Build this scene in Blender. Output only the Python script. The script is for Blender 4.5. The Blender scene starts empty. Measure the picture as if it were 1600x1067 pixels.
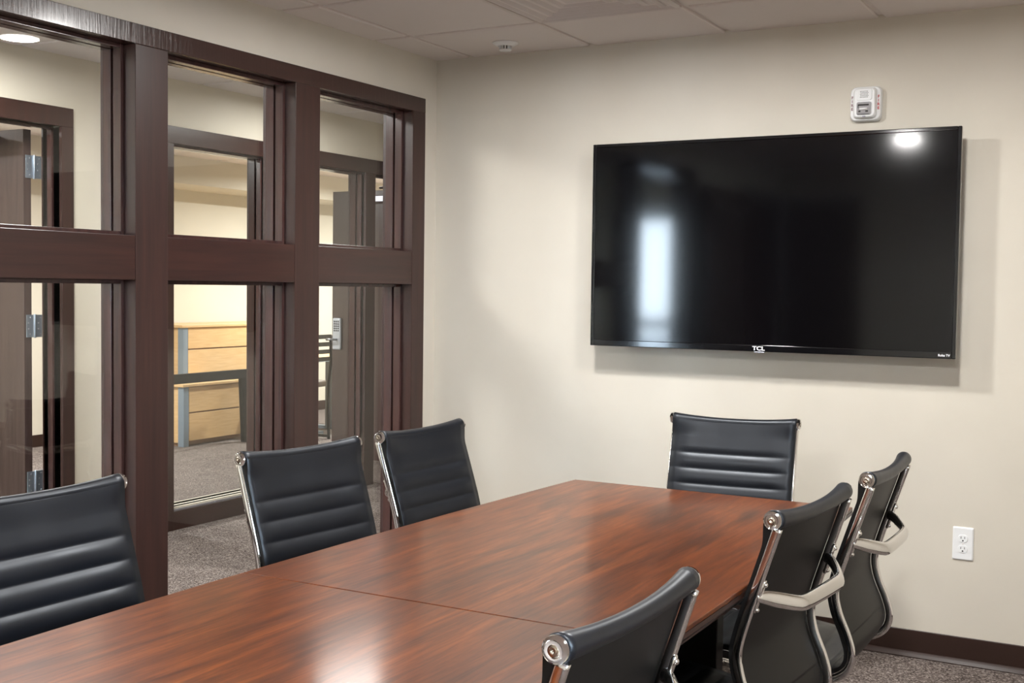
import bpy, bmesh, math, random
from mathutils import Vector, Matrix
random.seed(4)
PI = math.pi
scene = bpy.context.scene
COL = scene.collection

# ------------------------------------------------------------------ helpers
def srgb(r, g, b):
    f = lambda c: (c/255/12.92) if c/255 <= 0.04045 else ((c/255+0.055)/1.055)**2.4
    return (f(r), f(g), f(b), 1.0)

def new_mat(name, base, rough=0.5, metal=0.0, spec=0.5, coat=0.0, coat_rough=0.1, sheen=0.0):
    m = bpy.data.materials.new(name); m.use_nodes = True
    b = m.node_tree.nodes['Principled BSDF']
    b.inputs['Base Color'].default_value = base
    b.inputs['Roughness'].default_value = rough
    b.inputs['Metallic'].default_value = metal
    b.inputs['Specular IOR Level'].default_value = spec
    b.inputs['Coat Weight'].default_value = coat
    b.inputs['Coat Roughness'].default_value = coat_rough
    b.inputs['Sheen Weight'].default_value = sheen
    return m

def N(m, t, **kw):
    n = m.node_tree.nodes.new(t)
    for k, v in kw.items(): setattr(n, k, v)
    return n
def L(m, a, b): m.node_tree.links.new(a, b)

def coords(m, scale=(1, 1, 1), rot=(0, 0, 0), kind='Object'):
    tc = N(m, 'ShaderNodeTexCoord'); mp = N(m, 'ShaderNodeMapping')
    mp.inputs['Scale'].default_value = scale; mp.inputs['Rotation'].default_value = rot
    L(m, tc.outputs[kind], mp.inputs['Vector']); return mp.outputs['Vector']

def noise(m, vec, scale, detail=4, rough=0.5, dist=0.0):
    n = N(m, 'ShaderNodeTexNoise'); n.inputs['Scale'].default_value = scale
    n.inputs['Detail'].default_value = detail; n.inputs['Roughness'].default_value = rough
    n.inputs['Distortion'].default_value = dist
    L(m, vec, n.inputs['Vector']); return n.outputs['Fac']

def ramp(m, fac, stops):
    r = N(m, 'ShaderNodeValToRGB'); e = r.color_ramp.elements
    e[0].position, e[0].color = stops[0]; e[1].position, e[1].color = stops[-1]
    for p, c in stops[1:-1]:
        k = e.new(p); k.color = c
    L(m, fac, r.inputs['Fac']); return r.outputs['Color']

def mixc(m, a, b, fac, mode='MIX'):
    x = N(m, 'ShaderNodeMix', data_type='RGBA', blend_type=mode)
    if isinstance(fac, (int, float)): x.inputs[0].default_value = fac
    else: L(m, fac, x.inputs[0])
    for i, v in ((6, a), (7, b)):
        if isinstance(v, tuple): x.inputs[i].default_value = v
        else: L(m, v, x.inputs[i])
    return x.outputs[2]

def bump(m, h, strength=0.2, dist=0.01):
    b = N(m, 'ShaderNodeBump'); b.inputs['Strength'].default_value = strength
    b.inputs['Distance'].default_value = dist
    L(m, h, b.inputs['Height']); L(m, b.outputs['Normal'], m.node_tree.nodes['Principled BSDF'].inputs['Normal'])

def base(m, c): L(m, c, m.node_tree.nodes['Principled BSDF'].inputs['Base Color'])

# ------------------------------------------------------------------ materials
M = {}
def paint(name, c, amount=0.03):
    m = new_mat(name, c, 0.62, spec=0.35)
    v = coords(m); n = noise(m, v, 3.0, 5)
    d = tuple(x*(1-amount) for x in c[:3])+(1,); e = tuple(min(1, x*(1+amount)) for x in c[:3])+(1,)
    base(m, ramp(m, n, [(0.3, d), (0.7, e)]))
    bump(m, noise(m, v, 260, 2), 0.05, 0.002); return m
M['wall'] = paint('beige_wall_paint', srgb(209, 203, 191))
M['far_wall'] = paint('cream_wall_paint', srgb(210, 203, 188))
m = paint('ceiling_tile', srgb(224, 217, 214), 0.015); bump(m, noise(m, coords(m), 420, 3), 0.15, 0.002); M['tile'] = m
M['grid'] = new_mat('ceiling_grid_metal', srgb(205, 198, 194), 0.45)
M['white'] = new_mat('white_plastic', srgb(236, 238, 240), 0.32)
M['white_dull'] = new_mat('off_white_enamel', srgb(206, 198, 196), 0.4)

def darkwood(name, axis, c0, c1, rough=0.3):
    m = new_mat(name, c0, rough, spec=0.5)
    s = {'x': (2.0, 40, 40), 'y': (40, 2.0, 40), 'z': (40, 40, 2.0)}[axis]
    v = coords(m, s); n1 = noise(m, v, 1.0, 6, 0.6, 0.4)
    v2 = coords(m, tuple(4 if q == 2.0 else 150 for q in s)); n2 = noise(m, v2, 1.0, 3)
    c = ramp(m, n1, [(0.3, c0), (0.7, c1)])
    base(m, mixc(m, c, (0.55, 0.5, 0.5, 1), ramp(m, n2, [(0.55, (0, 0, 0, 1)), (0.75, (0.35, 0.35, 0.35, 1))]), 'MULTIPLY'))
    bump(m, n1, 0.05, 0.002); return m
DW0, DW1 = srgb(44, 27, 24), srgb(61, 37, 32)
M['frame_z'] = darkwood('stained_frame_wood_upright', 'z', DW0, DW1, 0.36)
M['frame_y'] = darkwood('stained_frame_wood_level', 'y', DW0, DW1)
m = darkwood('hand_planed_header_wood', 'y', DW0, DW1, 0.26)
bs_ = m.node_tree.nodes['Principled BSDF']; bs_.inputs['Coat Weight'].default_value = 0.45; bs_.inputs['Coat Roughness'].default_value = 0.14
bump(m, noise(m, coords(m, (3, 85, 5), (0.12, 0, 0)), 1.0, 3, 0.6, 0.8), 0.3, 0.003); M['header'] = m
M['stop_z'] = darkwood('glazing_stop_wood', 'z', srgb(52, 36, 36), srgb(74, 48, 44), 0.22)
M['door_wood'] = darkwood('door_leaf_wood', 'z', srgb(66, 53, 51), srgb(80, 65, 61), 0.26)
M['base'] = new_mat('brown_vinyl_base', srgb(48, 32, 27), 0.28)

m = new_mat('loop_pile_carpet', srgb(110, 100, 94), 0.95, spec=0.1)
v = coords(m)
vo = N(m, 'ShaderNodeTexVoronoi'); vo.inputs['Scale'].default_value = 170; vo.inputs['Randomness'].default_value = 0.75
mp = coords(m, (1, 1.6, 1)); L(m, mp, vo.inputs['Vector'])
fle = ramp(m, vo.outputs['Color'], [(0.15, srgb(52, 44, 42)), (0.45, srgb(96, 86, 82)), (0.7, srgb(132, 122, 117)), (0.9, srgb(176, 166, 160))])
pat = ramp(m, noise(m, v, 6, 3), [(0.3, (0.8, 0.8, 0.8, 1)), (0.7, (1, 1, 1, 1))])
base(m, mixc(m, fle, pat, 1.0, 'MULTIPLY'))
bump(m, vo.outputs['Distance'], -0.9, 0.006); M['carpet'] = m

# mahogany veneer: ribbon grain along y
m = new_mat('mahogany_veneer', srgb(110, 50, 26), 0.36, spec=0.15, coat=0.45, coat_rough=0.14)
w = noise(m, coords(m, (1.2, 0.6, 1)), 2.2, 3)
mp = N(m, 'ShaderNodeMapping'); tc = N(m, 'ShaderNodeTexCoord'); L(m, tc.outputs['Object'], mp.inputs['Vector'])
mp.inputs['Scale'].default_value = (20, 1.7, 1); mp.inputs['Rotation'].default_value = (0, 0, 0.06)
big = noise(m, mp.outputs['Vector'], 1.0, 5, 0.55, 1.3)
mp2 = coords(m, (90, 5, 1)); fine = noise(m, mp2, 1.0, 5, 0.75, 0.5)
mp3 = coords(m, (5, 1.1, 1), (0, 0, -0.25)); flame = noise(m, mp3, 1.0, 3, 0.5, 2.2)
c1 = ramp(m, big, [(0.25, srgb(68, 31, 11)), (0.5, srgb(98, 48, 17)), (0.78, srgb(124, 66, 25))])
c2 = mixc(m, c1, srgb(56, 27, 14), ramp(m, flame, [(0.5, (0, 0, 0, 1)), (0.72, (0.7, 0.7, 0.7, 1))]))
c3 = mixc(m, c2, ramp(m, fine, [(0.36, (0.50, 0.42, 0.38, 1)), (0.62, (1.12, 1.10, 1.05, 1))]), 0.85, 'MULTIPLY')
base(m, c3); bump(m, fine, 0.02, 0.001); M['table'] = m
m = new_mat('dark_table_edge', srgb(44, 20, 12), 0.35); M['table_edge'] = m
M['table_base'] = new_mat('black_brown_table_base', srgb(20, 15, 14), 0.35)

m = new_mat('black_leather', srgb(16, 18, 24), 0.36, spec=0.5)
m.node_tree.nodes['Principled BSDF'].inputs['Specular Tint'].default_value = (0.86, 0.92, 1.0, 1)
bump(m, noise(m, coords(m), 420, 3), 0.06, 0.001)
L(m, ramp(m, noise(m, coords(m), 9, 3), [(0.3, (0.33, 0.33, 0.33, 1)), (0.7, (0.43, 0.43, 0.43, 1))]), m.node_tree.nodes['Principled BSDF'].inputs['Roughness'])
M['leather'] = m
m = new_mat('black_leather_back', srgb(15, 14, 14), 0.46, spec=0.3); M['leather_back'] = m
M['chrome'] = new_mat('polished_chrome', (0.80, 0.79, 0.79, 1), 0.07, 1.0)
M['brass_screw'] = new_mat('warm_steel_screw', srgb(196, 186, 172), 0.25, 1.0)
M['steel'] = new_mat('brushed_steel', srgb(176, 190, 204), 0.4, 0.85)
M['satin'] = new_mat('satin_nickel', srgb(190, 194, 200), 0.3, 1.0)
M['black_plastic'] = new_mat('black_plastic', srgb(16, 16, 18), 0.35)
M['black_gloss'] = new_mat('gloss_black_bezel', srgb(10, 11, 14), 0.10, coat=0.4, coat_rough=0.05)
m = new_mat('tv_screen', srgb(6, 6, 8), 0.085, spec=0.45); M['screen'] = m
M['matt_black'] = new_mat('matt_black_paint', srgb(8, 8, 8), 0.6, spec=0.2)
M['keypad'] = new_mat('silver_keypad_case', srgb(190, 196, 206), 0.35, 0.3)
M['slot'] = new_mat('dark_slot', srgb(30, 28, 28), 0.6)
M['red'] = new_mat('red_print', srgb(196, 52, 58), 0.5)
M['grey_print'] = new_mat('grey_print', srgb(150, 120, 124), 0.5)
M['white_print'] = new_mat('white_print', srgb(240, 240, 245), 0.4)
m = new_mat('maple_laminate', srgb(214, 176, 126), 0.4)
base(m, ramp(m, noise(m, coords(m, (6, 6, 60)), 1, 4), [(0.3, srgb(206, 168, 118)), (0.7, srgb(222, 186, 136))])); M['maple'] = m
M['maple_dark'] = new_mat('maple_shadow_gap', srgb(120, 84, 52), 0.5)
M['blue_grey'] = new_mat('grey_metal_corner', srgb(130, 146, 162), 0.4, 0.3)
M['seat_tan'] = new_mat('taupe_vinyl', srgb(120, 108, 98), 0.5)
M['silver'] = new_mat('silver_trim', srgb(186, 190, 204), 0.2, 0.8)
M['lens_clear'] = new_mat('clear_strobe_lens', srgb(210, 212, 218), 0.05, 0.55)
M['ext'] = new_mat('pavement', srgb(120, 126, 134), 0.9)

def glass_mat():
    m = bpy.data.materials.new('clear_pane_glass'); m.use_nodes = True
    nt = m.node_tree; nt.nodes.clear()
    out = N(m, 'ShaderNodeOutputMaterial'); mx = N(m, 'ShaderNodeMixShader')
    tr = N(m, 'ShaderNodeBsdfTransparent'); gl = N(m, 'ShaderNodeBsdfGlossy'); lw = N(m, 'ShaderNodeLayerWeight')
    tr.inputs['Color'].default_value = (0.97, 0.98, 0.975, 1); gl.inputs['Roughness'].default_value = 0.0
    lw.inputs['Blend'].default_value = 0.5
    p = N(m, 'ShaderNodeMath', operation='POWER'); L(m, lw.outputs['Facing'], p.inputs[0]); p.inputs[1].default_value = 5
    q = N(m, 'ShaderNodeMath', operation='MULTIPLY_ADD'); L(m, p.outputs[0], q.inputs[0]); q.inputs[1].default_value = 0.93; q.inputs[2].default_value = 0.04
    L(m, q.outputs[0], mx.inputs[0]); L(m, tr.outputs[0], mx.inputs[1]); L(m, gl.outputs[0], mx.inputs[2])
    L(m, mx.outputs[0], out.inputs['Surface']); return m
M['glass'] = glass_mat()

def emit_mat(name, c, s):
    m = bpy.data.materials.new(name); m.use_nodes = True; nt = m.node_tree; nt.nodes.clear()
    out = N(m, 'ShaderNodeOutputMaterial'); e = N(m, 'ShaderNodeEmission')
    e.inputs['Color'].default_value = c; e.inputs['Strength'].default_value = s
    L(m, e.outputs[0], out.inputs['Surface']); return m
M['panel_lens'] = emit_mat('panel_lens', (1.0, 0.97, 0.93, 1), 5)
M['lamp_lens'] = emit_mat('lamp_lens', (1.0, 0.96, 0.91, 1), 20)

# ------------------------------------------------------------------ mesh builder
def sharp(pr):
    out = []
    for p in pr: out += [p, p]
    return out
class MB:
    def __init__(s): s.bm = bmesh.new()
    def box(s, x0, x1, y0, y1, z0, z1):
        vs = [s.bm.verts.new((x, y, z)) for x in (x0, x1) for y in (y0, y1) for z in (z0, z1)]
        for f in ((0, 1, 3, 2), (4, 6, 7, 5), (0, 4, 5, 1), (2, 3, 7, 6), (0, 2, 6, 4), (1, 5, 7, 3)):
            s.bm.faces.new([vs[i] for i in f])
        return s
    def prism(s, pts, z0, z1):                      # polygon in xy extruded in z
        a = [s.bm.verts.new((p[0], p[1], z0)) for p in pts]; b = [s.bm.verts.new((p[0], p[1], z1)) for p in pts]
        s.bm.faces.new(a[::-1]); s.bm.faces.new(b)
        for i in range(len(a)):
            j = (i+1) % len(a); s.bm.faces.new((a[i], a[j], b[j], b[i]))
        return s
    def sweep(s, rings, closed=False, caps=True, smooth=True):
        R = [[s.bm.verts.new(p) for p in r] for r in rings]; n = len(R[0]); k = len(R)
        for i in range(k if closed else k-1):
            a, b = R[i], R[(i+1) % k]
            for j in range(n):
                f = s.bm.faces.new((a[j], a[(j+1) % n], b[(j+1) % n], b[j])); f.smooth = smooth
        if caps and not closed:
            s.bm.faces.new(R[0][::-1]); s.bm.faces.new(R[-1])
        return s
    def tube(s, pts, r, seg=16, caps=True):
        pts = [Vector(p) for p in pts]; rings = []; up = None
        for i, p in enumerate(pts):
            t = (pts[min(i+1, len(pts)-1)]-pts[max(i-1, 0)]).normalized()
            if up is None: up = t.orthogonal().normalized()
            up = (up-t*up.dot(t)).normalized(); q = t.cross(up)
            rr = r[i] if isinstance(r, (list, tuple)) else r
            rings.append([p+up*math.cos(2*PI*k/seg)*rr+q*math.sin(2*PI*k/seg)*rr for k in range(seg)])
        return s.sweep(rings, caps=caps)
    def lathe(s, prof, c=(0, 0, 0), axis='z', seg=32):   # prof: (radius, height)
        rings = []
        for r, h in prof:
            ring = []
            for k in range(seg):
                a = 2*PI*k/seg; u, w = r*math.cos(a), r*math.sin(a)
                p = {'z': (u, w, h), 'x': (h, u, w), 'y': (w, h, u)}[axis]
                ring.append((p[0]+c[0], p[1]+c[1], p[2]+c[2]))
            rings.append(ring)
        return s.sweep(rings)
    def ribbon(s, pts, width_dirs, w, t, oval=False):
        """rounded-rect sweep: width_dirs[i] is the direction of the wide side"""
        rings = []; pts = [Vector(p) for p in pts]
        for i, p in enumerate(pts):
            tn = (pts[min(i+1, len(pts)-1)]-pts[max(i-1, 0)]).normalized()
            wd = Vector(width_dirs[i]); wd = (wd-tn*wd.dot(tn)).normalized(); nd = tn.cross(wd)
            W = w[i] if isinstance(w, (list, tuple)) else w
            T = t[i] if isinstance(t, (list, tuple)) else t
            rr = min(W, T)*0.32; ring = []
            if oval:
                rings.append([p+wd*(W/2*math.cos(q))+nd*(T/2*math.sin(q)) for q in [2*PI*k/20 for k in range(20)]]); continue
            for cx, cy, a0 in ((W/2-rr, T/2-rr, 0), (-W/2+rr, T/2-rr, 90), (-W/2+rr, -T/2+rr, 180), (W/2-rr, -T/2+rr, 270)):
                for da in (0, 45, 90):
                    a = math.radians(a0+da)
                    ring.append(p+wd*(cx+rr*math.cos(a))+nd*(cy+rr*math.sin(a)))
            rings.append(ring)
        return s.sweep(rings)
    def build(s, name, mat, parent=None, bev=0.0, world=True, smooth_angle=None, seg=2):
        if parent is not None and world:
            off = -Vector(parent['_base'])
            bmesh.ops.translate(s.bm, verts=s.bm.verts, vec=off)
        bmesh.ops.recalc_face_normals(s.bm, faces=s.bm.faces)
        me = bpy.data.meshes.new(name); s.bm.to_mesh(me); s.bm.free()
        o = bpy.data.objects.new(name, me); COL.objects.link(o)
        if isinstance(mat, str): mat = M[mat]
        me.materials.append(mat)
        if bev:
            b = o.modifiers.new('bevel', 'BEVEL'); b.width = bev; b.segments = seg; b.limit_method = 'ANGLE'; b.angle_limit = 0.6
        o['_base'] = parent['_base'] if parent is not None else (0, 0, 0)
        if parent is not None: o.parent = parent
        return o

def tag(o, label=None, cat=None, group=None, kind=None):
    if label: o['label'] = label
    if cat: o['category'] = cat
    if group: o['group'] = group
    if kind: o['kind'] = kind
    return o
def empty(name, loc=(0, 0, 0), rz=0):
    o = bpy.data.objects.new(name, None); COL.objects.link(o); o.location = loc; o.rotation_euler = (0, 0, rz)
    o.empty_display_size = 0.1; o['_base'] = tuple(loc); return o
def struct(name, loc=(0, 0, 0)): return tag(empty(name, loc), kind='structure')
def copy_tree(o, parent=None):
    c = o.copy(); COL.objects.link(c)
    if parent is not None: c.parent = parent
    for ch in list(o.children): copy_tree(ch, c)
    return c
def text_mesh(name, body, size, mat, parent, matrix, extrude=0.0006, bold=0.0, sx=1.0):
    cu = bpy.data.curves.new(name+'_curve', 'FONT'); cu.body = body; cu.size = size; cu.extrude = extrude; cu.offset = bold
    cu.align_x = 'CENTER'; cu.align_y = 'CENTER'
    tmp = bpy.data.objects.new(name+'_tmp', cu); COL.objects.link(tmp)
    dg = bpy.context.evaluated_depsgraph_get()
    me = bpy.data.meshes.new_from_object(tmp.evaluated_get(dg)); me.name = name
    me.transform(Matrix.Diagonal((sx, 1, 1, 1))); me.transform(matrix)
    bpy.data.objects.remove(tmp); bpy.data.curves.remove(cu)
    o = bpy.data.objects.new(name, me); COL.objects.link(o); me.materials.clear(); me.materials.append(M[mat])
    o.parent = parent; o['_base'] = parent['_base']; return o

# ------------------------------------------------------------------ dimensions
H = 2.44            # room ceiling
HC = 2.53           # corridor and far rooms
RX, RY = 3.85, -5.7 # right wall, rear wall
FX = -1.87          # corridor far wall face
XF = -5.3           # far office wall
# ------------------------------------------------------------------ floor
o = MB().box(XF-0.1, RX, -6.3, 8.0, -0.1, 0).build('floor', 'carpet'); tag(o, kind='structure')
o = MB().box(-14, 14, -30, -6.35, -0.2, -0.12).build('pavement', 'ext'); tag(o, kind='structure')
o = MB().box(RX+0.14, 24, -30, 10, -0.2, -0.12).build('pavement', 'ext'); tag(o, kind='structure')

# ------------------------------------------------------------------ walls of the room
o = MB().box(-0.14, RX+0.12, 0, 0.12, 0, 2.6).build('wall_back', 'wall'); tag(o, kind='structure')
PY = [(-2.62, -2.52), (-1.85, -1.705), (-1.035, -0.883)]   # posts
HB, HT = 2.177, 2.243
b = MB()
b.box(-0.125, 0, -0.121-0.0, 0.0, 0, 2.6)                   # sliver beside corner
b.box(-0.125, 0, -3.60, -0.121, HT, 2.6)
b.box(-0.125, 0, -6.3, -3.60, 0, 2.6)
o = b.build('wall_left', 'wall'); tag(o, kind='structure')
# rear wall opened for an added dark door, right wall for an added window
b = MB(); b.box(0, 0.03, RY-0.12, RY, 0, 2.6).box(0.70, RX+0.12, RY-0.12, RY, 0, 2.6).box(0.03, 0.70, RY-0.12, RY, 2.2, 2.6)
o = b.build('wall_rear', 'wall'); tag(o, kind='structure')
WY0, WY1, WZ0, WZ1 = -5.3, -3.9, 1.1, 2.1
b = MB(); b.box(RX, RX+0.12, RY, WY0, 0, 2.6).box(RX, RX+0.12, WY1, 0, 0, 2.6)
b.box(RX, RX+0.12, WY0, WY1, 0, WZ0).box(RX, RX+0.12, WY0, WY1, WZ1, 2.6)
o = b.build('wall_right', 'wall'); tag(o, kind='structure')
w = struct('added_fill_window', (RX, (WY0+WY1)/2, WZ0))  # unseen window, added to bring in cool daylight fill
b = MB()
for y0, y1 in ((WY0, WY0+0.06), (WY1-0.06, WY1), (-4.63, -4.57)): b.box(RX-0.02, RX+0.1, y0, y1, WZ0, WZ1)
for z0, z1 in ((WZ0, WZ0+0.06), (WZ1-0.06, WZ1)): b.box(RX-0.02, RX+0.1, WY0+0.06, -4.63, z0, z1).box(RX-0.02, RX+0.1, -4.57, WY1-0.06, z0, z1)
b.build('window_frame', 'frame_z', w)
MB().box(RX+0.04, RX+0.046, WY0+0.05, WY1-0.05, WZ0+0.05, WZ1-0.05).build('pane', 'glass', w)
tag(MB().box(0.0, 0.03, RY, -4.56, 0.0, 2.2).build('added_dark_panel', 'frame_z'), kind='structure')  # unseen dark panel, added so the television mirrors black between the doors
d5 = struct('added_open_door', (0.06, -4.05, 0))  # unseen open leaf, added to darken what the screen reflects of this wall
lf5 = MB().box(0.035, 0.080, -4.52, -3.64, 0.012, 2.14).build('door_leaf', 'door_wood', d5, 0.002)
MB().tube([(0.08, -4.45, 1.0), (0.125, -4.45, 1.0), (0.13, -4.44, 1.0), (0.13, -4.33, 1.0)], 0.009, 10).build('lever_handle', 'satin', lf5)
d = struct('added_rear_door', (0.36, RY, 0))  # unseen door, added for the black middle of the screen reflection
MB().box(0.035, 0.695, RY-0.06, RY-0.02, 0.0, 2.195).build('door_leaf', 'door_wood', d, 0.003)
# baseboards
o = MB().box(-0.0, RX, -0.008, 0, 0.0, 0.102).sweep([[(x, -0.008, 0.0), (x, -0.026, 0.0), (x, -0.026, 0.004), (x, -0.018, 0.011), (x, -0.011, 0.020), (x, -0.008, 0.022)] for x in (0.02, RX)]).build('baseboard_back', 'base', None, 0.002); tag(o, kind='structure')
o = MB().box(RX-0.009, RX, RY, -0.02, 0, 0.102).build('baseboard_right', 'base', None, 0.003); tag(o, kind='structure')
o = MB().box(0.7, RX-0.01, RY, RY+0.009, 0, 0.102).build('baseboard_rear', 'base', None, 0.003); tag(o, kind='structure')

# ------------------------------------------------------------------ ceiling (tegular tiles in a T grid)
GX = [0.185+0.61*k for k in range(-1, 7)]; GY = [0.12-0.61*k for k in range(0, 11)]
def tile_ceiling(name, x0, x1, y0, y1, z, gx, gy, skip=()):
    b = MB(); b.box(x0, x1, y0, y1, z+0.004, z+0.03)
    xs = [x0]+[g for g in gx if x0 < g < x1]+[x1]; ys = sorted([y0]+[g for g in gy if y0 < g < y1]+[y1])
    for i in range(len(xs)-1):
        for j in range(len(ys)-1):
            if (i, j) in skip: continue
            a, c, e, f = xs[i]+0.012, xs[i+1]-0.012, ys[j]+0.012, ys[j+1]-0.012
            if xs[i] == x0: a = x0
            if xs[i+1] == x1: c = x1
            if ys[j] == y0: e = y0
            if ys[j+1] == y1: f = y1
            if c-a < 0.02 or f-e < 0.02: continue
            q = 0.006; P = [(a, e), (c, e), (c, f), (a, f)]
            Q = [(a+q*(xs[i] != x0), e+q*(ys[j] != y0)), (c-q*(xs[i+1] != x1), e+q*(ys[j] != y0)), (c-q*(xs[i+1] != x1), f-q*(ys[j+1] != y1)), (a+q*(xs[i] != x0), f-q*(ys[j+1] != y1))]
            b.sweep([[(p[0], p[1], z+0.004) for p in P], [(p[0], p[1], z-0.003) for p in P], [(p[0], p[1], z-0.007) for p in Q]], smooth=False)
    return tag(b.build(name, 'tile'), kind='structure')
tile_ceiling('ceiling', 0.0, RX, RY, 0.0, H+0.004, GX, GY, skip=((2, 7),))
xs_ = [0.0]+[g for g in GX if 0 < g < RX]; ys_ = sorted([RY]+[g for g in GY if RY < g < 0]+[0.0])
tile_ceiling('ceiling_corridor', FX, -0.125, -6.3, 4.6, HC, [-1.52, -0.91, -0.30], [0.42-0.61*k for k in range(-7, 13)])
tile_ceiling('ceiling_office', XF, FX-0.12, -3.0, 8.0, HC, [-4.9+0.61*k for k in range(5)], [-2.5+0.61*k for k in range(17)])

# ------------------------------------------------------------------ our glazed partition
def glazed(name, base_loc, xf, xb, y0, y1, z0, z1, zr, glass_x, panels=True):
    pass
win = struct('window_1', (0, -1.4, 0))
x1, x0 = 0.02, -0.145
MB().box(x0, x1, -3.52, -0.121, HB, HT).build('header', 'header', win, 0.0015)
for y0, y1 in PY+[(-0.22, -0.121), (-3.62, -3.52)]:
    top = HT if y0 < -3.6 else HB
    MB().box(x0, x1, y0, y1, 0, top).build('post', 'frame_z', win, 0.002)
BAYS = [(-2.52, -1.85), (-1.705, -1.035), (-0.883, -0.22)]
for a, c in BAYS:
    MB().box(x0+0.004, x1-0.002, a, c, 1.40, 1.547).build('rail', 'frame_y', win, 0.0015)
    MB().box(x0+0.004, x1-0.002, a, c, 0.0, 0.13).build('bottom_rail', 'frame_y', win, 0.0015)
    for zb, zt in ((1.547, HB), (0.13, 1.40)):
        for xa, xb_ in ((-0.070, -0.033), (-0.12, -0.080)):     # room-side and corridor-side stops
            s = MB(); q = 0.014
            s.box(xa, xb_, a, a+q, zb, zt).box(xa, xb_, c-q, c, zb, zt)
            s.box(xa, xb_, a+q, c-q, zb, zb+q).box(xa, xb_, a+q, c-q, zt-q, zt)
            s.build('glazing_stop', 'stop_z', win, 0.0015)
        MB().box(-0.0785, -0.0725, a+0.004, c-0.004, zb+0.004, zt-0.004).build('pane', 'glass', win)

# ------------------------------------------------------------------ corridor and rooms behind
b = MB()
fb = FX-0.12
ops = [(-1.50, -0.573, 0, 2.165), (0.188, 0.95, 0.127, 2.165), (1.10, 1.977, 0.127, 2.165), (2.089, 2.98, 0, 2.165)]
y = -6.3
for a, c, z0, z1 in ops:
    b.box(fb, FX, y, a, 0, 2.6); b.box(fb, FX, a, c, z1, 2.6)
    if z0: b.box(fb, FX, a, c, 0, z0)
    y = c
b.box(fb, FX, y, 4.7, 0, 2.6)
tag(b.build('wall_corridor', 'far_wall'), kind='structure')
tag(MB().box(fb, -0.0, 4.6, 4.72, 0, 2.6).build('wall_corridor_end', 'far_wall'), kind='structure')
tag(MB().box(-0.125, -0.005, 0.12, 4.6, 0, 2.6).build('wall_corridor_near', 'far_wall'), kind='structure')
tag(MB().box(XF-0.12, XF, -3.0, 8.0, 0, 2.6).build('wall_office_far', 'far_wall'), kind='structure')
tag(MB().box(XF, fb, -3.12, -3.0, 0, 2.6).build('wall_office_left', 'far_wall'), kind='structure')
tag(MB().box(XF, fb, 8.0, 8.12, 0, 2.6).build('wall_office_right', 'far_wall'), kind='structure')
tag(MB().box(fb, fb+0.12, 4.72, 8.0, 0, 2.6).build('wall_office_near', 'far_wall'), kind='structure')
tag(MB().box(XF, XF+0.55, -3.0, 8.0, 2.28, HC+0.002).build('trim_soffit', 'far_wall'), kind='structure')
tag(MB().box(XF, XF+0.01, -3.0, 8.0, 0, 0.102).build('baseboard_office', 'base'), kind='structure')
bb = MB()
for a, c in ((-6.3, -1.61), (-0.50, 0.088), (3.08, 4.6)): bb.box(FX, FX+0.009, a, c, 0, 0.102)
tag(bb.build('baseboard_corridor', 'base', None, 0.003), kind='structure')
# corridor far end: glazed exterior door to daylight
b = MB(); b.box(fb, -1.72, -6.3, -6.18, 0, 2.6).box(-0.42, -0.0, -6.3, -6.18, 0, 2.6).box(-1.72, -0.42, -6.3, -6.18, 2.16, 2.6)
tag(b.build('wall_corridor_exit', 'far_wall'), kind='structure')
d = struct('door_4', (-1.07, -6.24, 0))
b = MB(); b.box(-1.72, -1.62, -6.28, -6.22, 0, 2.16).box(-0.52, -0.42, -6.28, -6.22, 0, 2.16).box(-1.11, -1.04, -6.28, -6.22, 0.25, 2.06)
b.box(-1.62, -0.52, -6.28, -6.22, 2.06, 2.16).box(-1.62, -0.52, -6.28, -6.22, 0, 0.25).box(-1.62, -1.11, -6.28, -6.22, 1.02, 1.10).box(-1.04, -0.52, -6.28, -6.22, 1.02, 1.10)
b.build('door_leaf', 'black_plastic', d)
MB().box(-1.62, -0.52, -6.253, -6.247, 0.25, 2.06).build('pane', 'glass', d)

# far frames
def far_window(name, a, c, posts):
    w = struct(name, (FX, (a+c)/2, 0))
    for p0, p1 in posts: MB().box(fb-0.012, FX+0.02, p0, p1, 0, 2.165).build('post', 'frame_z', w, 0.002)
    MB().box(fb-0.012, FX+0.018, a, c, 0, 0.105).build('bottom_rail', 'frame_y', w, 0.002)
    MB().box(FX-0.03, FX+0.006, a, c, 0.105, 0.117).build('sill_strip', 'silver', w, 0.001)
    for xa, xb_ in ((FX-0.045, FX-0.012), (fb+0.012, FX-0.06)):
        s = MB(); q = 0.014
        s.box(xa, xb_, a, a+q, 0.117, 2.165).box(xa, xb_, c-q, c, 0.117, 2.165).box(xa, xb_, a+q, c-q, 2.165-q, 2.165).box(xa, xb_, a+q, c-q, 0.117, 0.127)
        s.build('glazing_stop', 'stop_z', w, 0.0015)
    MB().box(FX-0.056, FX-0.050, a+0.004, c-0.004, 0.12, 2.161).build('pane', 'glass', w)
    return w
w2 = far_window('window_2', 0.188, 0.95, [(0.088, 0.188), (0.95, 1.10)])
MB().box(fb-0.012, FX+0.02, 0.088, 3.08, 2.165, 2.26).build('header', 'header', w2, 0.002)
w3 = far_window('window_3', 1.10, 1.977, [(1.977, 2.089)])

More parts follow.
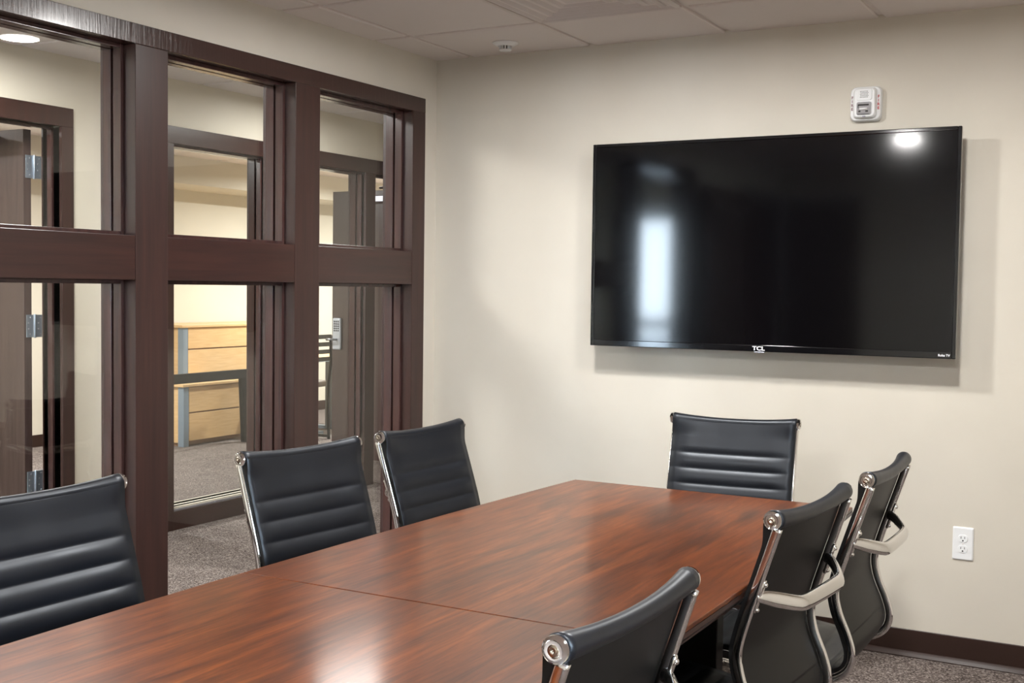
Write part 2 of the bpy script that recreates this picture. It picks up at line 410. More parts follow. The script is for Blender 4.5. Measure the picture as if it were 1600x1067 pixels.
def hinge(x, y, z, leaf, ymirror=1):
    b = MB()
    b.box(x-0.002, x+0.0025, y-0.048, y-0.006, z-0.057, z+0.057).box(x-0.002, x+0.0025, y+0.006, y+0.046, z-0.057, z+0.057)
    b.lathe([(0.0, -0.060), (0.006, -0.060), (0.006, 0.060), (0.0, 0.060)], (x+0.005, y, z), 'z', 12)
    h = b.build('hinge', 'steel', leaf, 0.0008)
    s = MB()
    for dy in (-0.030, 0.030):
        for dz in (-0.042, -0.015, 0.015, 0.042):
            s.lathe([(0, 0.0025), (0.0042, 0.0025), (0.003, 0.0042), (0, 0.0045)], (x, y+dy+(0.006 if dz > 0.02 or dz < -0.02 else -0.006), z+dz), 'x', 10)
    s.build('screw', 'satin', h)

# door 1 (open into the office at the left)
d1 = struct('door_1', (FX, -1.0, 0))
cs = MB(); cs.box(fb-0.012, FX+0.02, -0.573, -0.50, 0, 2.165).box(fb-0.012, FX+0.02, -1.60, -1.50, 0, 2.165).box(fb-0.012, FX+0.02, -1.60, -0.50, 2.165, 2.26)
cs.build('casing', 'frame_z', d1, 0.002)
st = MB(); st.box(FX-0.075, FX-0.04, -0.587, -0.573, 0, 2.151).box(FX-0.075, FX-0.04, -1.50, -1.486, 0, 2.151).box(FX-0.075, FX-0.04, -1.50, -0.573, 2.151, 2.165)
st.build('door_stop', 'stop_z', d1, 0.002)
lf = MB().box(-2.91, -2.018, -0.668, -0.622, 0.012, 2.15).build('door_leaf', 'door_wood', d1, 0.002)
for z in (1.965, 1.165, 0.37): hinge(-2.012, -0.612, z, lf)
c = MB().box(-2.50, -2.20, -0.735, -0.668, 2.075, 2.125).build('door_closer', 'silver', lf, 0.006)
MB().box(-2.205, -2.199, -0.715, -0.69, 2.09, 2.11).build('closer_adjuster', 'black_plastic', c)
MB().tube([(-2.30, -0.70, 2.135), (-2.15, -0.86, 2.155), (-1.99, -1.05, 2.158)], 0.008, 8).build('closer_arm', 'silver', c)

# door 2 (open into the office, keypad lock)
d2 = struct('door_2', (FX, 2.53, 0))
MB().box(fb-0.012, FX+0.02, 2.98, 3.08, 0, 2.165).build('casing', 'frame_z', d2, 0.002)
st = MB(); st.box(FX-0.075, FX-0.04, 2.966, 2.98, 0, 2.151).box(FX-0.075, FX-0.04, 2.089, 2.103, 0, 2.151).box(FX-0.075, FX-0.04, 2.103, 2.966, 2.151, 2.165)
st.build('door_stop', 'stop_z', d2, 0.002)
lf2 = MB().box(-2.885, -1.995, 2.945, 2.99, 0.012, 2.135).build('door_leaf', 'door_wood', d2, 0.002)
k = MB().box(-2.868, -2.785, 2.922, 2.945, 0.875, 1.13).build('keypad_lock', 'keypad', lf2, 0.012, seg=3)
b = MB()
for r in range(5):
    for q in range(3): b.lathe([(0, 2.9218), (0.0065, 2.9218), (0.0055, 2.9185), (0, 2.918)], (-2.845+q*0.019, 0, 1.10-r*0.018), 'y', 10)
b.build('keypad_button', 'black_plastic', k)
MB().tube([(-2.826, 2.922, 0.96), (-2.826, 2.88, 0.96), (-2.85, 2.872, 0.96), (-2.885, 2.868, 0.958)], 0.010, 12).build('lever_handle', 'satin', k)
c = MB().box(-2.55, -2.25, 2.885, 2.945, 2.04, 2.09).build('door_closer', 'silver', lf2, 0.006)
MB().tube([(-2.40, 2.91, 2.15), (-2.10, 2.80, 2.152), (-1.98, 2.62, 2.156)], 0.010, 8).build('closer_arm', 'black_plastic', c)

# ------------------------------------------------------------------ office furniture behind the glass
def file_cabinet(label, cx, y0, y1, ztop, drawers, over):
    t = tag(empty('file_cabinet', (cx, (y0+y1)/2, 0)), label, 'cabinet')
    dpt = 0.49
    MB().box(cx-dpt, cx-0.02, y0+0.012, y1-0.012, 0.03, ztop-0.025).build('body', 'maple', t, 0.002)
    MB().box(cx-dpt+0.03, cx-0.05, y0+0.03, y1-0.03, 0.0, 0.03).build('plinth', 'maple_dark', t)
    MB().box(cx-dpt+0.002, cx+0.02, y0-over, y1+over, ztop-0.025, ztop).build('top_panel', 'maple', t, 0.004)
    MB().box(cx-0.06, cx+0.006, y0+0.0, y0+0.012, 0.0, ztop-0.025).box(cx-0.005, cx+0.006, y0+0.012, y0+0.06, 0, ztop-0.025).build('corner_post', 'blue_grey', t, 0.002)
    MB().box(cx-0.02, cx-0.012, y0+0.06, y1-0.012, 0.02, ztop-0.025).build('face_frame', 'maple_dark', t)
    for z0, z1 in drawers:
        dr = MB().box(cx-0.012, cx+0.004, y0+0.064, y1-0.01, z0+0.012, z1).build('drawer', 'maple', t, 0.002)
    return t
file_cabinet('tall maple file cabinet with a grey corner post against the far office wall', -4.795, 3.232, 4.60, 1.013, [(0.04, 0.30), (0.30, 0.55), (0.55, 0.785), (0.785, 0.985)], 0.03)
file_cabinet('low maple two-drawer file cabinet behind the black open-legged frame', -4.29, 2.727, 3.44, 0.535, [(0.035, 0.28), (0.28, 0.505)], 0.02)
t = tag(empty('side_table', (-4.1, 2.85, 0)), 'black open-legged table frame in front of the maple cabinets', 'table')
MB().box(-4.14, -4.10, 2.30, 3.325, 0.562, 0.642).build('top_rail', 'matt_black', t, 0.003)
for sy, ya, yb, dy in ((-1, 2.30, 2.42, -0.03), (1, 3.235, 3.325, 0.035)):
    MB().sweep([[(xx, ya+dy, 0), (xx+0.035, ya+dy, 0), (xx+0.035, yb+dy, 0), (xx, yb+dy, 0)] if z == 0 else [(xx, ya, z), (xx+0.035, ya, z), (xx+0.035, yb, z), (xx, yb, z)] for xx, z in ((-4.137, 0), (-4.137, 0.562))], smooth=False).build('leg', 'matt_black', t)
# cafe chair and table beyond the second door
c = tag(empty('cafe_chair', (-3.80, 3.68, 0), 0.0), 'black ladder-back cafe chair with taupe seat seen past the keypad door', 'chair')
MB().box(-4.06, -3.655, 3.48, 3.87, 0.475, 0.535).build('seat', 'seat_tan', c, 0.02, seg=3)
for yy, s_ in ((3.47, -1), (3.885, 1)):
    MB().tube([(-3.600, yy-s_*0.04, 0.94), (-3.625, yy, 0.70), (-3.66, yy+s_*0.012, 0.52), (-3.655, yy, 0.28), (-3.63, yy-s_*0.02, 0.0)], 0.014, 10).build('back_post', 'black_plastic', c)
    MB().tube([(-4.03, yy-s_*0.02, 0.49), (-4.06, yy-s_*0.01, 0.0)], 0.012, 10).build('leg', 'black_plastic', c)
for k, z in enumerate((0.93, 0.862, 0.795, 0.728)):
    xx = -3.602-0.008*k
    MB().box(xx-0.006, xx+0.006, 3.50-0.01*k, 3.855+0.01*k, z-0.019, z+0.019).build('slat', 'black_plastic', c, 0.002)
MB().box(-3.85, -3.64, 3.86, 3.885, 0.015, 0.04).build('floor_runner', 'black_plastic', c)
t = tag(empty('cafe_table', (-4.1, 4.1, 0)), 'maple-topped table behind the ladder-back chair in the far office', 'table')
MB().box(-4.45, -3.76, 3.70, 4.75, 0.715, 0.735).build('table_top', 'maple', t, 0.004)
MB().box(-4.455, -3.755, 3.695, 4.755, 0.690, 0.715).build('edge_band', 'steel', t)
for yy in (4.10, 4.5): MB().box(-4.14, -4.06, yy-0.04, yy+0.04, 0.03, 0.69).build('leg', 'blue_grey', t); MB().box(-4.36, -3.90, yy-0.03, yy+0.03, 0, 0.03).build('foot', 'blue_grey', t)

# ------------------------------------------------------------------ television
TX0, TZ0, TW, TH, TD = 0.862, 1.150, 1.474, 0.847, -0.114
TX1, TZ1 = TX0+TW, TZ0+TH
tv = tag(empty('television', (TX0+TW/2, 0, TZ0)), 'large black flat-screen television mounted on the back wall', 'television')
MB().box(TX0+0.004, TX1-0.004, TD+0.006, TD+0.030, TZ0+0.004, TZ1-0.004).build('housing', 'black_plastic', tv, 0.004)
MB().box(TX0+0.15, TX1-0.15, TD+0.030, TD+0.062, TZ0+0.03, TZ1-0.28).build('rear_cover', 'black_plastic', tv, 0.012)
b = MB(); bw = 0.014
b.box(TX0, TX0+bw, TD, TD+0.018, TZ0, TZ1).box(TX1-bw, TX1, TD, TD+0.018, TZ0, TZ1)
b.box(TX0+bw, TX1-bw, TD, TD+0.018, TZ1-bw, TZ1).box(TX0+bw, TX1-bw, TD, TD+0.018, TZ0, TZ0+0.026)
b.build('bezel', 'black_gloss', tv, 0.0025)
MB().box(TX0+bw-0.001, TX1-bw+0.001, TD+0.004, TD+0.010, TZ0+0.025, TZ1-bw+0.001).build('screen', 'screen', tv)
RXm = Matrix.Rotation(PI/2, 4, 'X')
def onwall(x, y, z): return Matrix.Translation((x, y, z)) @ RXm
def loc_in(o, x, y, z): bs = o['_base']; return onwall(x-bs[0], y-bs[1], z-bs[2])
text_mesh('brand_logo', 'TCL', 0.022, 'white_print', tv, loc_in(tv, 1.598, TD-0.0006, TZ0+0.0125), bold=0.0007, sx=1.25)
text_mesh('corner_badge', 'Roku TV', 0.0115, 'white_print', tv, loc_in(tv, TX1-0.040, TD-0.0006, TZ0+0.0125), bold=0.0003)
MB().box(1.578, 1.622, TD+0.001, TD+0.012, TZ0-0.005, TZ0+0.001).build('indicator_light', 'silver', tv, 0.002)
b = MB(); b.box(1.25, 1.95, -0.02, -0.0008, 1.42, 1.72)
for xx in (1.38, 1.78): b.box(xx, xx+0.035, TD+0.060, -0.018, 1.36, 1.80)
b.build('wall_bracket', 'black_plastic', tv, 0.002)

# ------------------------------------------------------------------ fire alarm strobe
al = tag(empty('fire_alarm', (1.969, 0, 2.045)), 'white fire alarm horn strobe on the wall above the television', 'fire alarm')
def rrect(cx, cz, w, h, r, n=6):
    out = []
    for sx, sz, a0 in ((1, 1, 0), (-1, 1, 90), (-1, -1, 180), (1, -1, 270)):
        for k in range(n+1):
            a = math.radians(a0+90*k/n); out.append((cx+sx*(w/2-r)+r*math.cos(a), cz+sz*(h/2-r)+r*math.sin(a)))
    return out
def wall_loft(rings, smooth=False):            # rings: (y, cx, cz, w, h, r)
    return MB().sweep([[(p[0], y, p[1]) for p in rrect(cx, cz, w, h, r)] for y, cx, cz, w, h, r in rings], smooth=smooth)
ax, az = 1.969, 2.111
wall_loft([(0, ax, az, .118, .132, .02), (-0.018, ax, az, .117, .131, .022), (-0.028, ax, az, .110, .124, .022)], False).build('back_plate', 'white', al, 0.002)
wall_loft([(-0.026, ax, az+0.001, .088, .118, .016), (-0.044, ax, az+0.001, .082, .112, .016), (-0.050, ax, az+0.001, .074, .104, .014)]).build('front_cover', 'white', al, 0.0015)
wall_loft([(-0.048, ax, az+0.031, .060, .046, .008), (-0.0535, ax, az+0.031, .056, .042, .008)]).build('sounder_panel', 'white', al)
b = MB()
for r in range(5):
    for q in range(6):
        b.lathe([(0, -0.0534), (0.0016, -0.0534), (0.0016, -0.0539), (0, -0.0539)], (ax-0.0135+q*0.0052+(0.0018 if r % 2 else 0), 0, az+0.043-r*0.0055), 'y', 8)
b.build('sounder_hole', 'slot', al)
ln = wall_loft([(-0.048, ax, az-0.021, .056, .050, .007), (-0.056, ax, az-0.021, .054, .048, .007), (-0.060, ax, az-0.021, .046, .040, .006)]).build('strobe_lens', 'lens_clear', al, 0.001)
b = MB()
b.box(ax-0.020, ax+0.020, -0.0612, -0.059, az-0.012, az-0.006).box(ax-0.018, ax-0.010, -0.0615, -0.059, az-0.036, az-0.030).box(ax+0.008, ax+0.018, -0.0615, -0.059, az-0.036, az-0.030).box(ax-0.021, ax-0.018, -0.0612, -0.059, az-0.020, az-0.006)
b.build('strobe_reflector', 'slot', ln)
b = MB(); b.tube([(ax-0.014, -0.0622, az-0.024), (ax+0.014, -0.0622, az-0.024)], 0.004, 10).build('flash_tube', 'white', ln)
b = MB(); b.box(ax-0.006, ax+0.006, -0.052, -0.046, az-0.054, az-0.049).build('cover_latch', 'silver', al, 0.001)
for sx, mt in ((1, 'red'), (-1, 'grey_print')):
    for i, ch in enumerate('FIRE'):
        mtx = Matrix.Translation((sx*0.0495, -0.0295, az-2.045+0.024-i*0.0145)) @ RXm
        text_mesh('fire_letter', ch, 0.0145, mt, al, mtx, bold=0.0004)

# ------------------------------------------------------------------ wall outlet
oz, ox = 0.455, 2.3655
ol = tag(empty('wall_outlet', (ox, 0, 0.393)), 'white duplex electrical outlet low on the back wall at right', 'outlet')
wall_loft([(0, ox, oz, .074, .124, .004), (-0.003, ox, oz, .074, .124, .004), (-0.0065, ox, oz, .066, .116, .004)]).build('cover_plate', 'white', ol, 0.001)
for s in (1, -1):
    rc = wall_loft([(-0.006, ox, oz+s*0.0195, .034, .029, .012), (-0.0085, ox, oz+s*0.0195, .033, .028, .012)]).build('receptacle', 'white', ol, 0.0005)
    b = MB(); z = oz+s*0.0195
    b.box(ox-0.0075, ox-0.0055, -0.0089, -0.0084, z-0.001, z+0.008).box(ox+0.0055, ox+0.0075, -0.0089, -0.0084, z-0.0005, z+0.0075)
    b.lathe([(0, -0.0084), (0.003, -0.0084), (0.003, -0.0089), (0, -0.0089)], (ox, 0, z-0.0075), 'y', 12)
    b.build('socket_slot', 'slot', rc)
MB().lathe([(0, -0.006), (0.003, -0.006), (0.002, -0.0078), (0, -0.008)], (ox, 0, oz), 'y', 12).build('screw', 'white_dull', ol)

# ------------------------------------------------------------------ ceiling things
vt = tag(empty('ceiling_vent', (1.11, -0.795, H)), 'square white air supply vent with nested louvres in the ceiling', 'vent')
vx, vy = 1.10, -0.795
for i, (hw, zz) in enumerate(((0.296, 0.0), (0.255, -0.001), (0.205, -0.0015), (0.155, -0.001), (0.105, 0.0))):
    def sq(r, z): return [(vx-r, vy-r, z), (vx+r, vy-r, z), (vx+r, vy+r, z), (vx-r, vy+r, z)]
    z = H-0.004+zz
    rings = [sq(hw, z), sq(hw-0.012, z-0.006), sq(hw-0.018, z-0.006), sq(hw-0.050, z+0.014), sq(hw-0.048, z+0.018), sq(hw-0.014, z+0.002)]
    MB().sweep(rings, closed=True, smooth=False).build('frame' if i == 0 else 'louvre', 'white_dull', vt)
MB().box(vx-0.29, vx+0.29, vy-0.29, vy+0.29, H+0.012, H+0.016).build('backing', 'white_dull', vt)
MB().box(vx-0.055, vx+0.055, vy-0.055, vy+0.055, H-0.006, H-0.001).build('centre_panel', 'white_dull', vt)
sp = tag(empty('sprinkler_head', (0.487, -0.215, H)), 'recessed white fire sprinkler head in the ceiling near the corner', 'sprinkler')
spx, spy = 0.487, -0.215
MB().lathe([(0.056, H-0.003), (0.056, H-0.006), (0.034, H-0.019), (0.031, H-0.019), (0.030, H-0.012), (0.0, H-0.012)], (spx, spy, 0)).build('escutcheon', 'white', sp)
b = MB()
for k in range(4):
    a = 2*PI*k/4+0.5; x, y = spx+0.022*math.cos(a), spy+0.022*math.sin(a); b.box(x-0.003, x+0.003, y-0.003, y+0.003, H-0.034, H-0.012)
b.lathe([(0, H-0.032), (0.027, H-0.032), (0.025, H-0.037), (0, H-0.038)], (spx, spy, 0), 'z', 20)
b.build('deflector', 'white', sp)
MB().lathe([(0, H-0.012), (0.008, H-0.012), (0.008, H-0.032), (0, H-0.032)], (spx, spy, 0), 'z', 12).build('heat_link', 'slot', sp)

LAMPS = []
def ceiling_light(x, y, z, label, power, spread=150, color=(1.0, 0.98, 0.95), group=None, size=0.15):
    k = size/0.15; lens = 'lamp_lens' if size < 0.2 else 'panel_lens'
    t = tag(empty('ceiling_light', (x, y, z)), label, 'ceiling light', group)
    MB().lathe([(0.098*k, z-0.002), (0.098*k, z-0.006), (0.088*k, z-0.010), (0.078*k, z-0.008), (0.076*k, z-0.003)], (x, y, 0)).build('trim_ring', 'white', t)
    MB().lathe([(0, z-0.004), (0.077*k, z-0.004), (0.077*k, z-0.006), (0, z-0.006)], (x, y, 0)).build('lens', lens, t)
    ld = bpy.data.lights.new('downlight', 'AREA'); ld.shape = 'DISK'; ld.size = size; ld.energy = power; ld.color = color; ld.spread = math.radians(spread)
    lo = bpy.data.objects.new('downlight', ld); COL.objects.link(lo); lo.location = (x, y, z-0.012)
    LAMPS.append(lo); return t
PW = 36
ceiling_light(1.18, -1.23, H, 'round recessed ceiling light over the far half of the table', PW, 178)
ceiling_light(2.33, -1.42, H, 'round recessed ceiling light over the chairs nearest the television', PW, 178)
ceiling_light(1.40, -3.90, H, 'round recessed ceiling light over the near end of the table', PW, 178)
ceiling_light(2.90, -3.90, H, 'round recessed ceiling light above the right side of the room behind the chairs', PW, 178)
for yy in (-3.85, -1.40, 1.00):
    ceiling_light(-1.12, yy, HC, 'round recessed ceiling light in the corridor, glass side', 26 if yy == 1.00 else 56, 175, size=0.62, group='corridor ceiling lights')
for xx, yy in ((-3.6, -1.2), (-4.0, 0.7), (-3.6, 4.6), (-3.6, 6.4)):
    ceiling_light(xx, yy, HC, 'round recessed ceiling light in the office across the corridor', 120, 170, group='office ceiling lights')

# ------------------------------------------------------------------ conference table
ct = tag(empty('conference_table', (1.74, -2.69, 0)), 'long glossy mahogany conference table with a seam across its middle', 'table')
YF, YN, YS = -1.115, -4.265, -2.690
def edge_l(y): u = (y-YS)/1.575; return 1.243+0.048*u*u
def edge_r(y): u = (y-YS)/1.575; return 2.243-0.030*u*u
def half(y0, y1):
    n = 14; ys = [y0+(y1-y0)*i/n for i in range(n+1)]
    return [(edge_l(y), y) for y in ys]+[(edge_r(y), y) for y in ys[::-1]]
for y0, y1 in ((YS+0.0006, YF), (YN, YS-0.0006)):
    h = MB().prism(half(y0, y1), 0.738, 0.75).build('tabletop', 'table', ct, 0.0025)
    pts = half(y0, y1); cxm = 1.74
    inn = [(cxm+(p[0]-cxm)*0.955, p[1]+(0.022 if p[1] == YN else (-0.022 if p[1] == YF else 0))) for p in pts]
    MB().sweep([[(p[0], p[1], 0.738) for p in pts], [(p[0], p[1], 0.728) for p in pts], [(p[0], p[1], 0.706) for p in inn]], smooth=False).build('edge_band', 'table_edge', ct)
    MB().prism([(cxm+(p[0]-cxm)*0.93, p[1]*0.985+YS*0.015) for p in pts], 0.690, 0.706).build('sub_top', 'table_edge', ct, 0.002)
MB().box(1.46, 2.04, -3.9, -1.48, 0.56, 0.69).build('apron', 'table_base', ct, 0.003)
for yy in (-1.69, -3.85):
    MB().box(1.47, 2.00, yy, yy+0.05, 0.06, 0.69).build('leg_panel', 'table_base', ct, 0.003)
    MB().box(1.47, 2.00, yy-0.01, yy+0.06, 0.0, 0.06).build('foot', 'table_base', ct, 0.006)
MB().box(1.715, 1.765, -3.80, -1.69, 0.12, 0.56).build('modesty_panel', 'table_base', ct, 0.003)

# ------------------------------------------------------------------ chairs
def catmull(P, n=8):
    P = [Vector(p) for p in P]; out = []
    Q = [P[0]*2-P[1]]+P+[P[-1]*2-P[-2]]
    for i in range(1, len(Q)-2):
        for k in range(n):
            t = k/n; a, b_, c_, d_ = Q[i-1], Q[i], Q[i+1], Q[i+2]
            out.append(0.5*((2*b_)+(c_-a)*t+(2*a-5*b_+4*c_-d_)*t*t+(3*b_-a-3*c_+d_)*t*t*t))
    out.append(P[-1]); return out
CAPF = -0.28          # local y of the top caps
prof = [(0.0, 0.905), (0.026, 0.825), (0.052, 0.745), (0.080, 0.655), (0.090, 0.600), (0.080, 0.545), (0.055, 0.485), (0.043, 0.440), (0.052, 0.405), (0.085, 0.382),
        (0.140, 0.376), (0.22, 0.384), (0.32, 0.396), (0.41, 0.402), (0.47, 0.392), (0.505, 0.368)]
PC = catmull([(0, f+CAPF, z) for f, z in prof], 10)
arc = [0.0]
for i in range(1, len(PC)): arc.append(arc[-1]+(PC[i]-PC[i-1]).length)
def resample(a0, a1, step):
    n = max(2, int(round((a1-a0)/step))); out = []
    for i in range(n+1):
        a = a0+(a1-a0)*i/n; j = 0
        while j < len(arc)-2 and arc[j+1] < a: j += 1
        t = (a-arc[j])/(arc[j+1]-arc[j]); t = min(max(t, 0), 1)
        p = PC[j].lerp(PC[j+1], t)
        j0, j1 = max(j-1, 0), min(j+2, len(PC)-1); tn = (PC[j1]-PC[j0]).normalized()
        nrm = Vector((0, -tn.z, tn.y))        # perpendicular in the yz plane
        if nrm.y < 0 and p.z > 0.5: nrm = -nrm
        out.append((a, p, tn, nrm))
    return out
ATOT = arc[-1]
AHIP = next(a for a, p in zip(arc, PC) if p.y > CAPF+0.085 and p.z < 0.40)
HW = 0.229            # half width of the leather
seams = [0.128+0.0585*k for k in range(20) if 0.128+0.0585*k < ATOT-0.05]
def puff(a):
    lo, hi = 0.0, ATOT
    for q in seams:
        if q <= a: lo = q
        else: hi = q; break
    w_ = hi-lo
    if lo == 0.0: e = min(1.0, (hi-a)/0.030); h = 1-(1-e)**2
    elif hi == ATOT: h = 1-(1-min(1.0, (a-lo)/0.03))**2
    else: t = (a-lo)/w_; h = 4*t*(1-t)
    return 0.0065*h
SAGY, SAGZ = 0.010, 0.009
def sling(a0, a1, top=False, front=False):
    """closed leather sheet between two arc positions"""
    S = resample(a0, a1, 0.0034); b = MB(); nu = 18
    us = [-1+2*k/nu for k in range(nu+1)]
    F, B = [], []
    # consistent front normal: starts +y at the back, turns to +z on the seat
    prev = None
    for a, p, tn, nr in S:
        n = nr if prev is None else (nr if nr.dot(prev) > 0 else -nr); prev = n
        rf, rb = [], []
        for u in us:
            sag = -SAGY*(1-u*u)*(1 if a < 0.45 else 0.6)
            ed_ = max(0, (abs(u)-0.72)/0.28); edge = 1-ed_*ed_*(3-2*ed_)
            off = 0.006+puff(a)*edge
            if top:
                rr_ = 0.0165+0.005*abs(u)**2.5; k_ = max(0, 1-a/0.07); k_ = k_*k_*(3-2*k_)
                off = off*(1-k_)+(rr_-0.0005)*k_
            drop = Vector((0, 0, -SAGZ*(1-u*u)*max(0, 1-a/0.12))) if top else Vector((0, 0, 0))
            x = u*HW
            rf.append(b.bm.verts.new(Vector((x, p.y, p.z))+n*(off+sag)+drop))
            rb.append(b.bm.verts.new(Vector((x, p.y, p.z))+n*(-0.003+sag)+drop))
        F.append(rf); B.append(rb)
    for i in range(len(S)-1):
        for k in range(nu):
            f = b.bm.faces.new((F[i][k], F[i][k+1], F[i+1][k+1], F[i+1][k])); f.smooth = True
            f = b.bm.faces.new((B[i][k+1], B[i][k], B[i+1][k], B[i+1][k+1])); f.smooth = True; f.material_index = 1
        for k in (0, nu):
            q = (F[i][k], F[i+1][k], B[i+1][k], B[i][k]); f = b.bm.faces.new(q if k == 0 else q[::-1]); f.material_index = 1
    for i in (0, -1):
        for k in range(nu): b.bm.faces.new((F[i][k], F[i][k+1], B[i][k+1], B[i][k]))
    return b
def roll(b, c, r_end, r_mid, sag, ends=HW+0.001, sagy=0.0):
    pts, rs = [], []
    n = 26
    for k in range(n+1):
        u = -1+2*k/n
        pts.append((u*ends, c[0]-sagy*(1-u*u), c[1]-sag*(1-u*u))); rs.append(r_mid+(r_end-r_mid)*abs(u)**2.5)
    pts = [(-ends-0.0001, pts[0][1], pts[0][2])]+pts+[(ends+0.0001, pts[-1][1], pts[-1][2])]; rs = [r_end*0.85]+rs+[r_end*0.85]
    b.tube(pts, rs, 24)
def make_chair():
    root = empty('office_chair', (0, 0, 0))
    b = sling(0.0, AHIP, top=True); roll(b, (CAPF, 0.905), 0.0215, 0.0165, SAGZ, sagy=SAGY)
    o = b.build('backrest', 'leather', root); o.data.materials.append(M['leather_back'])
    b = sling(AHIP, ATOT); e = PC[-1]; roll(b, (e.y, e.z), 0.018, 0.016, 0.003)
    o = b.build('seat', 'leather', root); o.data.materials.append(M['leather_back'])
    S = resample(0.012, ATOT-0.005, 0.009)
    for sx in (-1, 1):
        pts, dirs = [], []; prev = None
        for a, p, tn, nr in S:
            n = nr if prev is None else (nr if nr.dot(prev) > 0 else -nr); prev = n
            pts.append(Vector((sx*(HW+0.001), p.y, p.z))-n*0.0145); dirs.append(n)
        rl = MB().ribbon(pts, dirs, 0.021, 0.012).build('side_rail', 'chrome', root)
        # end caps: top and front
        for (yy, zz) in ((CAPF, 0.905), (PC[-1].y, PC[-1].z)):
            x0 = sx*(HW+0.0015)
            cap = MB().lathe(sharp([(0.0, x0), (0.0165, x0), (0.0165, x0+sx*0.0015), (0.0195, x0+sx*0.0015), (0.0202, x0+sx*0.004), (0.0198, x0+sx*0.0085), (0.0165, x0+sx*0.0120), (0.0150, x0+sx*0.0125), (0.0144, x0+sx*0.0115), (0.0136, x0+sx*0.0125), (0, x0+sx*0.0125)]), (0, yy, zz), 'x', 32).build('end_cap', 'chrome', root)
            xs = x0+sx*0.0126
            MB().lathe([(0.0, xs), (0.0088, xs), (0.0084, xs+sx*0.001), (0.0070, xs+sx*0.0002), (0.0060, xs+sx*0.0014), (0.0030, xs+sx*0.0016), (0.0026, xs+sx*0.0001), (0, xs+sx*0.0001)][:], (0, yy, zz), 'x', 20).build('screw', 'brass_screw', cap)
    # spreader bow behind the back
    def rail_at(z):
        for a, p, tn, nr in S:
            if p.z <= z: return p
    pr = rail_at(0.735); by = pr.y
    half_p = [(-(HW-0.002), by-0.020, 0.735), (-(HW-0.014), by-0.034, 0.733), (-(HW-0.045), by-0.056, 0.724), (-(HW-0.085), by-0.078, 0.713), (-(HW-0.115), by-0.086, 0.709), (-0.04, by-0.088, 0.708)]
    pts = catmull([Vector(p) for p in half_p]+[Vector((-p[0], p[1], p[2])) for p in half_p[::-1]], 7)
    ups = [(0, 0.35, 1)]*len(pts); n = len(pts)
    ws = [0.027+0.009*min(1, min(i, n-1-i)/12) for i in range(n)]
    spd = MB().ribbon(pts, ups, ws, 0.022, oval=True).build('back_spreader', 'chrome', root)
    for sx in (-1, 1):
        tn = (rail_at(0.70)-rail_at(0.77)).normalized()
        c = Vector((sx*(HW-0.003), by-0.027, 0.735))
        MB().ribbon([c-tn*0.040, c-tn*0.034, c+tn*0.034, c+tn*0.040], [(1, 0, 0)]*4, [0.008, 0.014, 0.014, 0.008], [0.006, 0.009, 0.009, 0.006]).build('mount_plate', 'chrome', spd)
        for q in (-0.030, 0.030):
            pc = c+tn*q; pv = Vector((0, -1, -0.3)).normalized()
            MB().tube([pc, pc+pv*0.006, pc+pv*0.009], [0.006, 0.006, 0.003], 12).build('bolt', 'chrome', spd)
    # under-seat spreader, column, base
    b = MB(); b.ribbon([(-(HW+0.01), 0.02, 0.365), (-0.12, 0.02, 0.335), (0.12, 0.02, 0.335), (HW+0.01, 0.02, 0.365)], [(0, 1, 0)]*4, 0.035, 0.012)
    b.build('seat_spreader', 'chrome', root)
    MB().box(-0.07, 0.07, -0.08, 0.12, 0.285, 0.335).build('tilt_mechanism', 'black_plastic', root, 0.008)
    MB().lathe([(0, 0.10), (0.028, 0.10), (0.028, 0.22), (0.018, 0.225), (0.018, 0.30), (0, 0.30)], (0, 0.02, 0), 'z', 20).build('gas_column', 'chrome', root)
    b = MB(); b.lathe([(0, 0.07), (0.04, 0.07), (0.045, 0.10), (0.03, 0.125), (0, 0.125)], (0, 0.02, 0), 'z', 24)
    for k in range(5):
        a = 2*PI*k/5+PI/2; dx, dy = math.cos(a), math.sin(a)
        b.ribbon([(dx*0.02, 0.02+dy*0.02, 0.10), (dx*0.15, 0.02+dy*0.15, 0.092), (dx*0.26, 0.02+dy*0.26, 0.078)], [(-dy, dx, 0)]*3, [0.05, 0.04, 0.028], [0.03, 0.024, 0.018])
    bs = b.build('star_base', 'chrome', root)
    for k in range(5):
        a = 2*PI*k/5+PI/2; x, y = math.cos(a)*0.25, 0.02+math.sin(a)*0.25
        b = MB()
        for s in (-0.014, 0.014):
            ex = MB()
            b.lathe([(0, s-0.009), (0.025, s-0.009), (0.027, s-0.005), (0.027, s+0.005), (0.025, s+0.009), (0, s+0.009)], (x, y, 0.027), 'x', 20)
            ex.bm.free()
        b.box(x-0.004, x+0.004, y-0.012, y+0.012, 0.03, 0.072)
        b.build('caster', 'black_plastic', bs)
    return root
chair0 = make_chair()
CH = 0.242
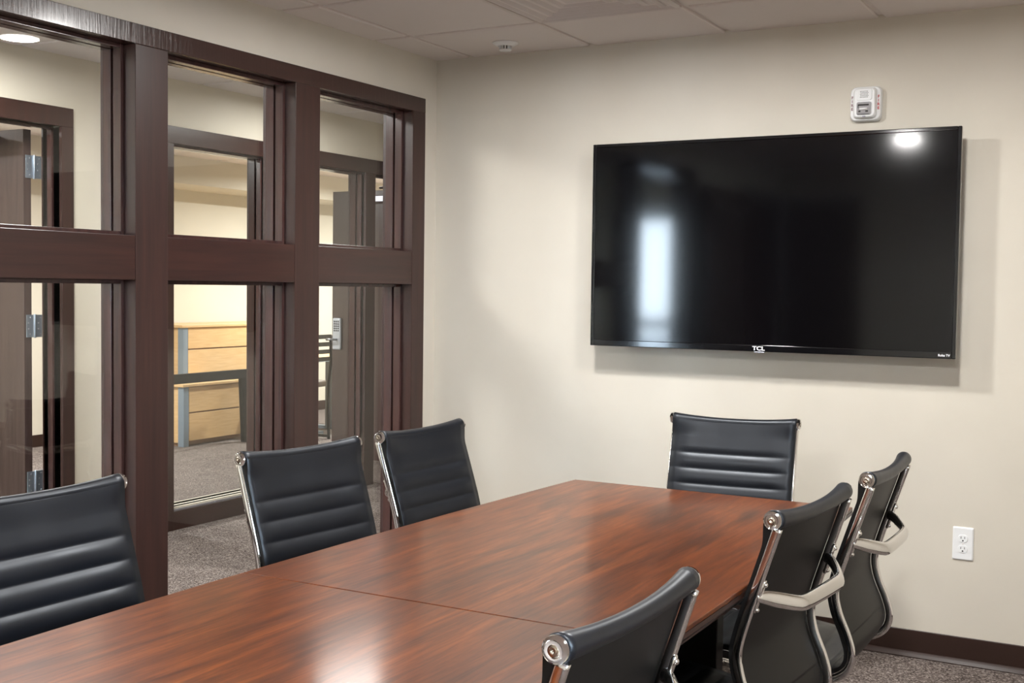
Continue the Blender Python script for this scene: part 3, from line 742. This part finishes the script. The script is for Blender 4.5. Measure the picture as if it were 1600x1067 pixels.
def place(A, phi, right, label, first=False, dz=0.0):
    """A: cap nearer the camera (x, y); phi: direction along the top rail in degrees"""
    r = chair0 if first else copy_tree(chair0)
    a = math.radians(phi); d = Vector((math.cos(a), math.sin(a)))
    mid = Vector(A)+d*CH
    th = a if right else a-PI
    fwd = Vector((-math.sin(th), math.cos(th)))
    loc = mid+fwd*(-CAPF)
    r.location = (loc.x, loc.y, dz); r.rotation_euler = (0, 0, th)
    tag(r, label, 'chair', 'ribbed black leather chairs around the conference table')
    return r
place((2.325, -3.285), 88.7, True, 'black ribbed leather chair in the right foreground, nearest the camera, seen from behind', first=True)
place((2.305, -2.24), 85.5, True, 'middle black ribbed leather chair of the three along the right side of the table')
place((2.352, -1.575), 89.8, True, 'black ribbed leather chair on the right side of the table, nearest the wall outlet')
place((0.785, -3.112), 88.0, False, 'black ribbed leather chair at the far left, cut off by the picture edge')
place((0.778, -2.192), 83.5, False, 'black ribbed leather chair left of the table, in front of the middle glass opening')
place((0.818, -1.584), 88.5, False, 'black ribbed leather chair left of the table, nearest the back wall corner')
place((1.37, -0.455), 6.5, False, 'black ribbed leather chair at the head of the table beneath the television')

# ------------------------------------------------------------------ world, camera
wd = bpy.data.worlds.new('sky'); scene.world = wd; wd.use_nodes = True
bg = wd.node_tree.nodes['Background']; bg.inputs['Color'].default_value = (0.74, 0.87, 1.0, 1); bg.inputs['Strength'].default_value = 44.0

cam = bpy.data.cameras.new('camera'); co = bpy.data.objects.new('camera', cam); COL.objects.link(co); scene.camera = co
C = (3.04163902, -4.69118032, 1.39104334); yaw, pitch, rl, f = -0.509926732, -0.0453112432, 0.0130007253, 1860.93464
fw = Vector((math.sin(yaw)*math.cos(pitch), math.cos(yaw)*math.cos(pitch), math.sin(pitch)))
r_ = Vector((math.cos(yaw), -math.sin(yaw), 0)); u_ = r_.cross(fw)
r2 = r_*math.cos(rl)+u_*math.sin(rl); u2 = -r_*math.sin(rl)+u_*math.cos(rl)
mw = Matrix((r2, u2, -fw)).transposed().to_4x4(); mw.translation = Vector(C); co.matrix_world = mw
cam.sensor_width = 36; cam.lens = f*36/1600; cam.clip_start = 0.05; cam.clip_end = 200

for o in bpy.data.objects:
    if '_base' in o: del o['_base']
vs = scene.view_settings
vs.view_transform = 'Standard'; vs.look = 'None'; vs.exposure = 0.0; vs.gamma = 1.0; vs.use_curve_mapping = False
